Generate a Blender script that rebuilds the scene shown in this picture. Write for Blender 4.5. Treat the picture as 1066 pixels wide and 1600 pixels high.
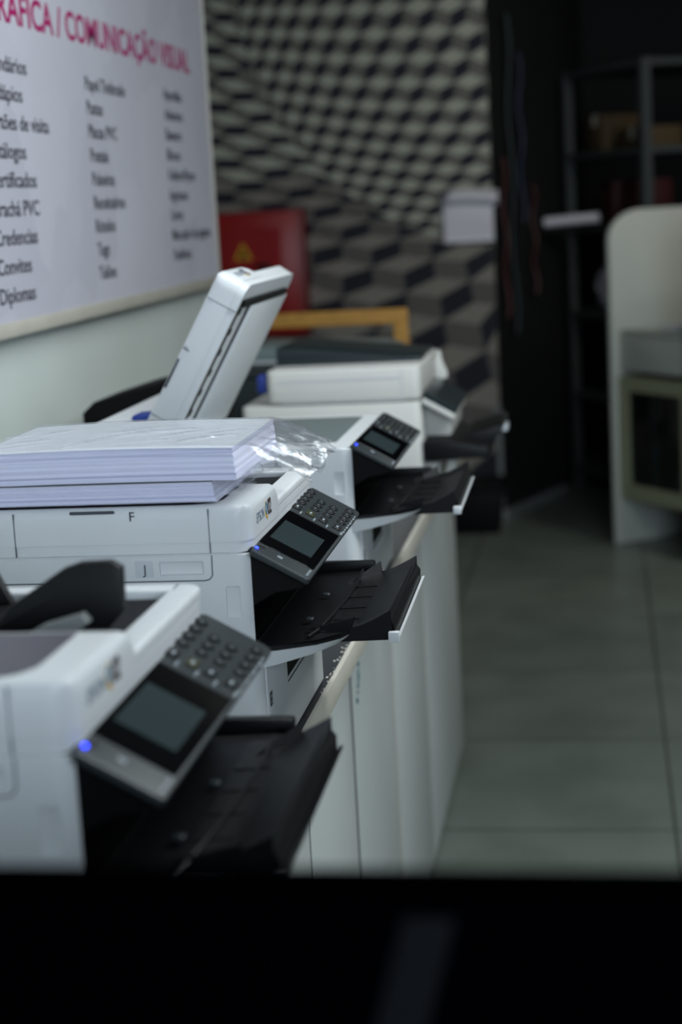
import bpy, bmesh, math, random
from mathutils import Vector, Matrix
random.seed(7)
S = bpy.context.scene
for o in list(bpy.data.objects): bpy.data.objects.remove(o)
COL = S.collection
PI = math.pi

# ------------------------------------------------------------------ camera
CAMH = 1.75
cam_d = bpy.data.cameras.new('camera'); cam = bpy.data.objects.new('camera', cam_d); COL.objects.link(cam)
S.camera = cam
fwd_y = Vector(((940-533)/2700, (800-297)/2700, -1)).normalized()      # the row direction in camera space
up_c = Vector((1, .055, 0)).cross(fwd_y).normalized()
rt_c = fwd_y.cross(up_c)
cam.matrix_world = Matrix.Translation((0, 0, CAMH)) @ Matrix((rt_c, fwd_y, up_c)).to_4x4()
cam_d.sensor_fit = 'VERTICAL'; cam_d.sensor_height = 36; cam_d.sensor_width = 24
cam_d.lens = 36*2700/1600
cam_d.clip_start = .05; cam_d.clip_end = 60
cam_d.dof.use_dof = True; cam_d.dof.focus_distance = 2.34; cam_d.dof.aperture_fstop = 3.1

# ------------------------------------------------------------------ world, lights, exposure
S.view_settings.view_transform = 'Standard'; S.view_settings.look = 'None'
S.view_settings.gamma = 1; S.view_settings.use_curve_mapping = False
S.view_settings.exposure = 1.85
w = bpy.data.worlds.new('world'); S.world = w; w.use_nodes = True
w.node_tree.nodes['Background'].inputs[0].default_value = (.55, .68, .8, 1)
w.node_tree.nodes['Background'].inputs[1].default_value = .05
def area(name, loc, target, sx, sy, power, color):
    l = bpy.data.lights.new(name, 'AREA'); l.shape = 'RECTANGLE'; l.size = sx; l.size_y = sy
    l.energy = power; l.color = color
    o = bpy.data.objects.new(name, l); COL.objects.link(o); o.location = loc
    o.rotation_euler = (Vector(target)-Vector(loc)).to_track_quat('-Z', 'Y').to_euler()
    return o
area('ceiling_lamp_light', (.95, 2.7, 3.1), (.3, 2.7, 0), .5, 2.6, 21, (.90, .98, 1.0))
area('ceiling_lamp_light', (1.0, 7.2, 3.2), (-.2, 8.2, .8), .5, 1.6, 8.5, (1.0, .97, .9))
area('shop_window_light', (1.5, -2.0, 2.1), (-.5, 2.6, 1.1), 2.4, 1.9, 34, (.74, .87, 1.0))

# ------------------------------------------------------------------ materials
def lin(c):
    return tuple((v/255/12.92 if v/255 <= .04045 else ((v/255+.055)/1.055)**2.4) for v in c)
def mat(name, c, rough=.5, metal=0, noise=0, scale=20, bump=0, spec=.5, emit=None, estr=0, trans=0, coat=0):
    m = bpy.data.materials.new(name); m.use_nodes = True
    nt = m.node_tree; b = nt.nodes['Principled BSDF']
    col = lin(c)+(1,)
    b.inputs['Base Color'].default_value = col
    b.inputs['Roughness'].default_value = rough; b.inputs['Metallic'].default_value = metal
    b.inputs['Specular IOR Level'].default_value = spec
    b.inputs['Transmission Weight'].default_value = trans
    b.inputs['Coat Weight'].default_value = coat
    if emit:
        b.inputs['Emission Color'].default_value = lin(emit)+(1,); b.inputs['Emission Strength'].default_value = estr
    if noise or bump:
        tc = nt.nodes.new('ShaderNodeTexCoord'); n = nt.nodes.new('ShaderNodeTexNoise')
        n.inputs['Scale'].default_value = scale; n.inputs['Detail'].default_value = 4
        nt.links.new(tc.outputs['Object'], n.inputs['Vector'])
        if noise:
            r = nt.nodes.new('ShaderNodeValToRGB')
            r.color_ramp.elements[0].position = .3; r.color_ramp.elements[1].position = .7
            r.color_ramp.elements[0].color = tuple(v*(1-noise) for v in col[:3])+(1,)
            r.color_ramp.elements[1].color = tuple(min(1, v*(1+noise)) for v in col[:3])+(1,)
            nt.links.new(n.outputs['Fac'], r.inputs['Fac']); nt.links.new(r.outputs['Color'], b.inputs['Base Color'])
        if bump:
            bp = nt.nodes.new('ShaderNodeBump'); bp.inputs['Strength'].default_value = bump; bp.inputs['Distance'].default_value = .002
            nt.links.new(n.outputs['Fac'], bp.inputs['Height']); nt.links.new(bp.outputs['Normal'], b.inputs['Normal'])
    return m
M = {}
M['white'] = mat('white_plastic', (212, 214, 216), .42, noise=.015, scale=8)
M['cream'] = mat('aged_white_plastic', (214, 212, 206), .5, noise=.02, scale=8)
M['black'] = mat('black_plastic', (11, 12, 14), .45, bump=.15, scale=400, spec=.28)
M['bay'] = mat('black_bay_plastic', (7, 7, 9), .55, bump=.1, scale=300, spec=.15)
M['gloss'] = mat('gloss_black', (4, 4, 6), .08, spec=.3)
M['panel'] = mat('dark_grey_panel', (42, 48, 51), .42, bump=.1, scale=500)
M['screen'] = mat('lcd_screen', (50, 60, 62), .1, spec=.4)
M['key'] = mat('key_black', (26, 28, 32), .35)
M['keyring'] = mat('key_ring', (96, 103, 108), .3)
M['mark'] = mat('panel_print', (140, 148, 154), .5)
M['amber'] = mat('amber_key', (52, 54, 30), .4)
M['led'] = mat('blue_led', (30, 50, 230), .3, emit=(40, 60, 255), estr=1.6)
M['seam'] = mat('seam_dark', (70, 74, 82), .7)
M['letter'] = mat('letter_dark', (52, 56, 66), .6)
M['latch'] = mat('latch_grey', (196, 201, 206), .4)
M['glass'] = mat('platen_glass', (128, 138, 140), .15, spec=.6)
M['strip'] = mat('dark_teal_strip', (30, 40, 44), .3)
M['blue'] = mat('blue_plastic', (30, 56, 140), .5)
M['logo_b'] = mat('logo_grey_blue', (110, 122, 136), .5)
M['logo_k'] = mat('logo_dark', (66, 50, 52), .5)
M['logo_y'] = mat('logo_yellow', (205, 160, 50), .5)
M['logo_c'] = mat('logo_cyan', (50, 130, 170), .5)
M['wallL'] = mat('painted_wall', (204, 211, 205), .65, noise=.03, scale=2.5, bump=.05)
M['ceil'] = mat('ceiling_paint', (150, 154, 154), .8)
M['dark'] = mat('black_wall_paint', (7, 8, 9), .8, noise=.2, scale=3)
M['trim'] = mat('grey_trim', (120, 124, 124), .5)
M['counter'] = mat('black_counter_laminate', (24, 26, 30), .38, noise=.1, scale=15)
M['edge'] = mat('beige_edge_band', (188, 184, 172), .55, noise=.06, scale=9)
M['cab'] = mat('white_melamine', (200, 205, 203), .5, noise=.025, scale=3)
M['gap'] = mat('cabinet_gap', (60, 60, 56), .8)
M['teal_ink'] = mat('teal_ink', (90, 130, 135), .6)
M['paper'] = mat('paper_white', (226, 226, 236), .7)
M['red'] = mat('red_enamel', (150, 22, 22), .35, noise=.05, scale=6)
M['red_shade'] = mat('red_enamel_shaded', (120, 18, 20), .4)  # darker copy of the door red, shade on the case sides put into colour
M['wood'] = mat('pine_wood', (202, 148, 66), .5, noise=.12, scale=30)
M['grey'] = mat('mid_grey', (96, 100, 100), .5)
M['metal'] = mat('rack_grey_paint', (62, 68, 70), .6)
M['card'] = mat('cardboard', (78, 62, 38), .8, noise=.08, scale=12)
M['green'] = mat('olive_green_paint', (150, 154, 126), .5, noise=.03, scale=5)
M['booth'] = mat('booth_white', (186, 191, 184), .5, noise=.02, scale=4)
M['partition'] = mat('black_partition', (1, 1, 2), .95, spec=0)
M['mag'] = mat('magenta_ink', (165, 14, 96), .6)
M['ink'] = mat('navy_ink', (26, 28, 44), .5)
M['pink'] = mat('pink_ink', (205, 60, 120), .5)
M['yellow'] = mat('yellow_sticker', (225, 170, 30), .5)

# ------------------------------------------------------------------ mesh helpers
def obj(name, bm, m, parent=None, smooth=True, loc=None):
    me = bpy.data.meshes.new(name); bm.to_mesh(me); bm.free()
    for k in (m if isinstance(m, (list, tuple)) else [m]): me.materials.append(k)
    if smooth:
        me.shade_smooth()
        me.set_sharp_from_angle(angle=math.radians(38))
    o = bpy.data.objects.new(name, me); COL.objects.link(o)
    if parent: o.parent = parent
    if loc: o.location = loc
    return o
def tag(o, label, cat, group=None):
    o['label'] = label; o['category'] = cat
    if group: o['group'] = group
    return o
def thing(name, label, cat, loc=(0, 0, 0), rz=0, group=None):
    o = bpy.data.objects.new(name, None); COL.objects.link(o); o.location = loc; o.rotation_euler = (0, 0, rz)
    o.empty_display_size = .05
    return tag(o, label, cat, group)
def struct(o): o['kind'] = 'structure'; return o
def box(bm, x0, x1, y0, y1, z0, z1, bev=0, seg=2, mi=0, mtx=None):
    t = bmesh.new()
    r = bmesh.ops.create_cube(t, size=1)
    for v in t.verts:
        v.co = Vector(((x0+x1)/2+v.co.x*(x1-x0), (y0+y1)/2+v.co.y*(y1-y0), (z0+z1)/2+v.co.z*(z1-z0)))
    if bev: bmesh.ops.bevel(t, geom=list(t.edges), offset=bev, segments=seg, profile=.5, affect='EDGES')
    merge(bm, t, mi, mtx)
def merge(bm, t, mi=0, mtx=None):
    if mtx is not None: t.transform(mtx)
    for f in t.faces: f.material_index = mi
    me = bpy.data.meshes.new('tmp'); t.to_mesh(me); t.free(); bm.from_mesh(me); bpy.data.meshes.remove(me)
def prism(bm, pts, a0, a1, axis='Y', bev=0, seg=2, mi=0, mtx=None):
    """polygon extruded along an axis; pts are (x,z) for Y, (x,y) for Z, (y,z) for X"""
    t = bmesh.new()
    def P(p, a):
        return {'Y': (p[0], a, p[1]), 'Z': (p[0], p[1], a), 'X': (a, p[0], p[1])}[axis]
    A = [t.verts.new(P(p, a0)) for p in pts]; B = [t.verts.new(P(p, a1)) for p in pts]
    n = len(pts)
    f1 = t.faces.new(A); f2 = t.faces.new(B[::-1])
    for i in range(n): t.faces.new((A[i], B[i], B[(i+1) % n], A[(i+1) % n]))
    bmesh.ops.recalc_face_normals(t, faces=t.faces)
    if bev:
        es = [e for e in t.edges if (f1 in e.link_faces or f2 in e.link_faces)]
        bmesh.ops.bevel(t, geom=es, offset=bev, segments=seg, profile=.5, affect='EDGES')
    merge(bm, t, mi, mtx)
def rrect(x0, x1, y0, y1, rs, n=6):
    """rounded rectangle outline, rs = radii at (x1,y1),(x0,y1),(x0,y0),(x1,y0)"""
    out = []
    for (cx, cy, sx, sy, a0), r in zip(((x1, y1, -1, -1, 0), (x0, y1, 1, -1, 90), (x0, y0, 1, 1, 180), (x1, y0, -1, 1, 270)), rs):
        if r <= 0: out.append((cx, cy)); continue
        for i in range(n+1):
            a = math.radians(a0+90*i/n); out.append((cx+sx*r+r*math.cos(a), cy+sy*r+r*math.sin(a)))
    return out
def tube(bm, pts, r, n=8, mi=0):
    pts = [Vector(p) for p in pts]; rings = []
    t = bmesh.new()
    for i, p in enumerate(pts):
        d = (pts[min(i+1, len(pts)-1)]-pts[max(i-1, 0)]).normalized()
        a = d.cross(Vector((.31, .9, .2))).normalized(); b = d.cross(a)
        rr = r[i] if isinstance(r, (list, tuple)) else r
        rings.append([t.verts.new(p+rr*(a*math.cos(2*PI*k/n)+b*math.sin(2*PI*k/n))) for k in range(n)])
    for i in range(len(rings)-1):
        for k in range(n): t.faces.new((rings[i][k], rings[i][(k+1) % n], rings[i+1][(k+1) % n], rings[i+1][k]))
    t.faces.new(rings[0][::-1]); t.faces.new(rings[-1])
    bmesh.ops.recalc_face_normals(t, faces=t.faces)
    merge(bm, t, mi)
def grid(bm, nu, nv, fn, mi=0, closed_v=False):
    t = bmesh.new()
    V = [[t.verts.new(fn(i/nu, j/nv)) for j in range(nv+(0 if closed_v else 1))] for i in range(nu+1)]
    for i in range(nu):
        for j in range(nv):
            j2 = (j+1) % nv if closed_v else j+1
            t.faces.new((V[i][j], V[i+1][j], V[i+1][j2], V[i][j2]))
    merge(bm, t, mi)
def cut(o, cutters):
    """boolean difference, baked into the mesh"""
    tmp = []
    for cbm in cutters:
        me = bpy.data.meshes.new('cut'); cbm.to_mesh(me); cbm.free()
        c = bpy.data.objects.new('cut', me); COL.objects.link(c); c.parent = o.parent; tmp.append(c)
        md = o.modifiers.new('b', 'BOOLEAN'); md.operation = 'DIFFERENCE'; md.solver = 'EXACT'; md.object = c
    bpy.context.view_layer.update()
    dg = bpy.context.evaluated_depsgraph_get()
    me = bpy.data.meshes.new_from_object(o.evaluated_get(dg))
    o.modifiers.clear(); old = o.data; o.data = me; bpy.data.meshes.remove(old)
    for c in tmp: bpy.data.objects.remove(c)
    o.data.set_sharp_from_angle(angle=math.radians(38))
def text_bm(s, width=None, height=None, bold=0.0, depth=.0006, cap='H'):
    """text as a mesh in its own xy plane, starting at 0,0, scaled to a width and a capital height"""
    def raw(st):
        c = bpy.data.curves.new('t', 'FONT'); c.body = st; c.size = 1; c.offset = bold; c.resolution_u = 3; c.extrude = .02
        o = bpy.data.objects.new('t', c); COL.objects.link(o); bpy.context.view_layer.update()
        me = bpy.data.meshes.new_from_object(o.evaluated_get(bpy.context.evaluated_depsgraph_get()))
        bpy.data.objects.remove(o); bpy.data.curves.remove(c)
        return me
    me = raw(cap); ch = max(v.co.y for v in me.vertices); bpy.data.meshes.remove(me)
    me = raw(s); xs = [v.co.x for v in me.vertices]; x0, x1 = min(xs), max(xs)
    sy = height/ch; sx = width/(x1-x0) if width else sy
    bm = bmesh.new(); bm.from_mesh(me); bpy.data.meshes.remove(me)
    for v in bm.verts: v.co = Vector(((v.co.x-x0)*sx, v.co.y*sy, v.co.z/.04*depth))
    return bm
def frame(o, xd, yd):
    """matrix whose x,y columns are the given directions"""
    x = Vector(xd).normalized(); y = Vector(yd); y = (y-x*y.dot(x)).normalized(); z = x.cross(y)
    m = Matrix((x, y, z)).transposed().to_4x4(); m.translation = o
    return m

# ================================================================== SETTING
# floor: grey-green 80 cm tiles
fm = bpy.data.materials.new('floor_tiles'); fm.use_nodes = True; nt = fm.node_tree; b = nt.nodes['Principled BSDF']
tc = nt.nodes.new('ShaderNodeTexCoord'); mp = nt.nodes.new('ShaderNodeMapping'); mp.inputs['Location'].default_value = (-.155/.82+1, -4.62/.82, 0)
mp.inputs['Scale'].default_value = (1/.82, 1/.82, 1)
br = nt.nodes.new('ShaderNodeTexBrick'); br.offset = 0; br.squash = 1
br.inputs['Scale'].default_value = 1; br.inputs['Brick Width'].default_value = 1; br.inputs['Row Height'].default_value = 1
br.inputs['Mortar Size'].default_value = .006; br.inputs['Mortar Smooth'].default_value = .3
br.inputs['Color1'].default_value = lin((116, 124, 116))+(1,); br.inputs['Color2'].default_value = lin((110, 119, 112))+(1,)
br.inputs['Mortar'].default_value = lin((52, 56, 54))+(1,)
ns = nt.nodes.new('ShaderNodeTexNoise'); ns.inputs['Scale'].default_value = 3.5; ns.inputs['Detail'].default_value = 6
mx = nt.nodes.new('ShaderNodeMix'); mx.data_type = 'RGBA'; mx.blend_type = 'MULTIPLY'; mx.inputs[0].default_value = .55
rp = nt.nodes.new('ShaderNodeValToRGB'); rp.color_ramp.elements[0].position = .35; rp.color_ramp.elements[0].color = (.62, .64, .63, 1); rp.color_ramp.elements[1].position = .65; rp.color_ramp.elements[1].color = (1, 1, 1, 1)
L = nt.links.new
L(tc.outputs['Object'], mp.inputs['Vector']); L(mp.outputs['Vector'], br.inputs['Vector']); L(tc.outputs['Object'], ns.inputs['Vector'])
L(ns.outputs['Fac'], rp.inputs['Fac']); L(br.outputs['Color'], mx.inputs[6]); L(rp.outputs['Color'], mx.inputs[7]); L(mx.outputs[2], b.inputs['Base Color'])
b.inputs['Roughness'].default_value = .33
bm = bmesh.new(); box(bm, -3.2, 3.2, -3, 13, -.1, 0); struct(obj('floor', bm, fm, smooth=False))
bm = bmesh.new(); box(bm, -3.2, 3.2, -3, 13, 3.4, 3.5); struct(obj('ceiling', bm, M['ceil'], smooth=False))
bm = bmesh.new(); box(bm, -1.32, -1.15, -3, 5.06, 0, 3.4); struct(obj('wall_left', bm, M['wallL'], smooth=False))
bm = bmesh.new(); box(bm, -3.2, -3.1, -3, 13, 0, 3.4); struct(obj('wall_far_left', bm, M['wallL'], smooth=False))
bm = bmesh.new(); box(bm, 3.1, 3.2, -3, 13, 0, 3.4); struct(obj('wall_right', bm, M['dark'], smooth=False))
bm = bmesh.new(); box(bm, -.5, 3.1, 11.9, 12, 0, 3.4); struct(obj('wall_far_back', bm, M['dark'], smooth=False))
bm = bmesh.new(); prism(bm, [(-.575, 9.40), (-.27, 10.2), (-.1, 11.95), (-.9, 11.95), (-.9, 9.405)], 0, 3.4, 'Z'); struct(obj('wall_side', bm, M['dark'], smooth=False))
# wall_back with the op-art cube wallpaper (its pattern is the paper's own colours)
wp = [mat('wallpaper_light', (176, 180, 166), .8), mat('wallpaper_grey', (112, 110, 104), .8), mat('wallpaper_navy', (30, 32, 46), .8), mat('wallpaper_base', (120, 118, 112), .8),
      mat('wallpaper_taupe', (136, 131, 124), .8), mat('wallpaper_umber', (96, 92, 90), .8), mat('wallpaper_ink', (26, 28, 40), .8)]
bm = bmesh.new(); box(bm, -3.1, -.58, 9.40, 9.5, 0, 3.4, mi=3)
Rs = [0, .6, 1.0, 1.25, 1.5, 1.75, 1.95, 2.2, 2.6, 5.5]; Dn = [.95, 1.0, 1.2, 1.55, 1.75, 1.35, .85, .55, .48, .48]
tab = [(0, 0)]; r = 0; rho = 0
def dens(r):
    for i in range(len(Rs)-1):
        if r <= Rs[i+1]: return Dn[i]+(Dn[i+1]-Dn[i])*(r-Rs[i])/(Rs[i+1]-Rs[i])
    return Dn[-1]
while r < 5.4: rho += dens(r)*.01; r += .01; tab.append((rho, r))
def inv(q):
    lo, hi = 0, len(tab)-1
    while hi-lo > 1:
        m_ = (lo+hi)//2
        if tab[m_][0] < q: lo = m_
        else: hi = m_
    a, c = tab[lo], tab[hi]; return a[1]+(c[1]-a[1])*(q-a[0])/(c[0]-a[0]+1e-9)
CX_, CZ_ = -.42, 2.98
X0_, X1_, Z0_, Z1_ = -3.09, -.581, .10, 3.39
RC = 1.50      # inside this radius the cubes bulge, outside they fan out
def warp(x, z):
    q = math.hypot(x, z); k = min(inv(q), RC)/q if q > 1e-6 else 1/.95
    return (CX_+x*k, CZ_+z*k)
C2 = (-1.30, 4.35)
R2 = [1.15]; 
while R2[-1] < 5.2: R2.append(R2[-1]+(.092 if R2[-1] < 2.55 else .092+(R2[-1]-2.55)*.16))
def warp2(x, z):
    t_ = max(0, -z/.268); k = min(int(t_), len(R2)-2); rr = R2[k]+(R2[k+1]-R2[k])*(t_-k)
    th = x/2.75+.02; px, pz = C2[0]+rr*math.sin(th), C2[1]-rr*math.cos(th)
    d = math.hypot(px-CX_, pz-CZ_)
    if d < RC: px, pz = CX_+(px-CX_)*RC/d, CZ_+(pz-CZ_)*RC/d      # the bulge covers what lies inside it
    return (px, pz)
aH = .165; hH = aH/math.sqrt(3)*.92
def clipz(p): return (min(max(p[0], X0_), X1_), min(max(p[1], Z0_), Z1_))
cells = [(i, j, aH, hH, warp) for i in range(-26, 10) for j in range(-50, 10)]+[(i, j, .31, .31/math.sqrt(3), warp2) for i in range(-10, 12) for j in range(-len(R2)-1, 2)]
for i, j, aH, hH, warp in cells:
    if True:
        cx = i*aH+(j % 2)*aH/2; cz = j*1.5*hH
        c0 = (cx, cz); h6 = [(cx, cz+hH), (cx+aH/2, cz+hH/2), (cx+aH/2, cz-hH/2), (cx, cz-hH), (cx-aH/2, cz-hH/2), (cx-aH/2, cz+hH/2)]
        wc = warp(*c0)
        if not (X0_-.3 < wc[0] < X1_+.3 and Z0_-.3 < wc[1] < Z1_+.3): continue
        for idx, mi in (((5, 0, 1), 0), ((1, 2, 3), 2), ((3, 4, 5), 1)):
            ps = [c0]+[h6[k] for k in idx]
            pts = [clipz(warp(*p)) for p in ps]
            ar = sum(pts[k][0]*pts[(k+1) % 4][1]-pts[(k+1) % 4][0]*pts[k][1] for k in range(4))
            if abs(ar) < 2e-5: continue
            if warp is warp2 and sum(math.hypot(p[0]-CX_, p[1]-CZ_) < RC+1e-4 for p in pts) >= 3: continue
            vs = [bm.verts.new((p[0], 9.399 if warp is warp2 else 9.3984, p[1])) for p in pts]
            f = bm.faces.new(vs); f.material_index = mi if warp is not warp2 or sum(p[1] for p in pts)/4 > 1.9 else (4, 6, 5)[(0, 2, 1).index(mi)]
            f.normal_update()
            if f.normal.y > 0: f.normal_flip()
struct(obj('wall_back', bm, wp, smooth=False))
bm = bmesh.new(); box(bm, -3.1, -.575, 9.375, 9.4, 0, .07); box(bm, -.60, -.572, 9.372, 9.40, .07, .62)
struct(obj('baseboard_back', bm, M['trim'], smooth=False))
bm = bmesh.new(); prism(bm, [(-.575, 9.38), (-.555, 9.38), (-.25, 10.19), (-.27, 10.21)], 0, .05, 'Z'); struct(obj('baseboard_side', bm, M['trim'], smooth=False))

# ================================================================== SIGN BOARD
sm = bpy.data.materials.new('printed_board'); sm.use_nodes = True; nt = sm.node_tree; b = nt.nodes['Principled BSDF']; L = nt.links.new
tc = nt.nodes.new('ShaderNodeTexCoord'); mp = nt.nodes.new('ShaderNodeMapping'); mp.inputs['Rotation'].default_value = (.5, .2, .1)
vo = nt.nodes.new('ShaderNodeTexVoronoi'); vo.distance = 'MANHATTAN'; vo.inputs['Scale'].default_value = 3.6
rp = nt.nodes.new('ShaderNodeValToRGB'); rp.color_ramp.elements[0].color = lin((188, 186, 197))+(1,); rp.color_ramp.elements[1].color = lin((202, 200, 210))+(1,)
L(tc.outputs['Object'], mp.inputs['Vector']); L(mp.outputs['Vector'], vo.inputs['Vector']); L(vo.outputs['Color'], rp.inputs['Fac']); L(rp.outputs['Color'], b.inputs['Base Color'])
b.inputs['Roughness'].default_value = .5
sign = thing('sign_board', 'large white printed price board with magenta heading and black word lists on the left wall', 'sign', (-1.13, 3.4, 1.55))
bm = bmesh.new(); box(bm, -.015, .010, -1.7, 1.62, .012, 1.35, .001); obj('board_face', bm, sm, sign, smooth=False)
bm = bmesh.new(); box(bm, -.02, .014, -1.72, 1.635, -.016, .012, .002); box(bm, -.02, .014, 1.62, 1.635, .012, 1.37, .002); box(bm, -.02, .014, -1.72, -1.7, .012, 1.37, .002); box(bm, -.02, .014, -1.72, 1.635, 1.35, 1.37, .002)
obj('board_frame', bm, M['edge'], sign)
def wtext(bm, s, y0, y1, z, h, bold=0):
    t = text_bm(s, (y1-y0) if y1 else None, h, bold)
    merge(bm, t, 0, frame((.0105, y0-3.4, z-1.55), (0, 1, 0), (0, 0, 1)))
bm = bmesh.new(); wtext(bm, 'GRÁFICA / COMUNICAÇÃO VISUAL', 3.175, 4.82, 2.130, .060, .020); obj('heading_lettering', bm, M['mag'], sign, smooth=False)
bm = bmesh.new()
c1 = ['Calendários', 'Cardápios', 'Cartões de visita', 'Catálogos', 'Certificados', 'Crachá PVC', 'Credencias', 'Convites', 'Diplomas']
c2 = ['Papel Timbrado', 'Pastas', 'Placas PVC', 'Postais', 'Pulseiras', 'Receituários', 'Rótulos', 'Tags', 'Talões']
c3 = ['Apostilas', 'Adesivos', 'Banners', 'Blocos', 'Folders/Flyers', 'Ingressos', 'Livros', 'Marcador de páginas', 'Panfletos']
def nat(s):
    t = text_bm(s, None, .0295, .008); wd = max(v.co.x for v in t.verts); t.free(); return wd
for col, y0, zt, zb, ref, wref in ((c1, 3.132, 2.035, 1.598, 'Diplomas', .207), (c2, 3.797, 2.030, 1.613, 'Papel Timbrado', .327), (c3, 4.500, 2.045, 1.628, 'Marcador de páginas', .445)):
    k = wref/nat(ref)
    for i, s in enumerate(col):
        z = zt+(zb-zt)*i/8
        wtext(bm, s, y0, y0+nat(s)*k, z, .0295, .008)
        bb = bmesh.new(); box(bb, .010, .0112, y0-.028, y0-.020, z+.008, z+.017); obj('list_bullet', bb, M['pink'], sign, smooth=False)
obj('list_lettering', bm, M['ink'], sign, smooth=False)

# ================================================================== COUNTER AND CABINETS
ct = thing('countertop', 'long black countertop with beige edge band under the row of printers', 'countertop', (-.8, 3, 1.01))
bm = bmesh.new(); box(bm, -.345, .377, -2.1, 2.38, 0.001, .04, .001); obj('worktop', bm, M['counter'], ct)
bm = bmesh.new(); box(bm, .377, .385, -2.1, 2.385, 0.001, .0402, .001); obj('edge_band', bm, M['edge'], ct)
bm = bmesh.new()
for k in range(26):
    yy = -.62+random.random()**.7*.30; xx = .379-random.random()*.012*(1 if k < 18 else .3); s = .0008+random.random()*.0018
    t = [(xx+s*math.cos(a)*random.uniform(.5, 1.2), yy+2.2*s*math.sin(a)*random.uniform(.5, 1.2)) for a in [i*PI/3 for i in range(6)]]
    prism(bm, t, .0400, .0408, 'Z')
obj('chipped_laminate', bm, M['edge'], ct, smooth=False)['kind'] = 'stuff'
ys = [.92, 1.45, 2.02, 2.58, 3.08, 3.69, 4.36, 5.36]
cabl = ['nearest the camera beneath the first printer', 'second from the near end, behind the black tray', 'third from the near end, with a thin dark seam', 'fourth, below the ream-topped printer tray', 'fifth, marked with small teal scribbles near its top', 'sixth, below the third printer tray', 'last at the far end of the counter']
for i in range(7):
    y0, y1 = ys[i], ys[i+1]
    c = thing('base_cabinet', 'white base cabinet under the counter, '+cabl[i], 'cabinet', (-.8, (y0+y1)/2, 0), 0, 'white base cabinets under the counter')
    hw = (y1-y0)/2-.001
    bm = bmesh.new(); box(bm, -.34, .293, -hw, hw, .004, 1.009); obj('body', bm, M['cab'], c, smooth=False)
    bm = bmesh.new(); box(bm, .294, .313, -hw+.002, hw-.002, .02, 1.003, .0015); dr = obj('door', bm, M['cab'], c)
    bm = bmesh.new(); box(bm, .3131, .3142, hw-(.014 if i in (3, 4) else .005), hw-.0022, .03, .99); obj('edge_strip', bm, M['edge'] if i in (4, 5) else M['gap'], dr, smooth=False)
    if i == 4:
        bm = bmesh.new()
        for q in range(9):
            yc = -.255+random.random()*.05; zc = .915-q*.012
            tube(bm, [(.3145, yc+.02*t_, zc+.006*math.sin(9*t_+q)) for t_ in (0, .3, .6, 1)], .0012, 5)
        obj('ink_scribble', bm, M['teal_ink'], dr, smooth=False)

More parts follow.
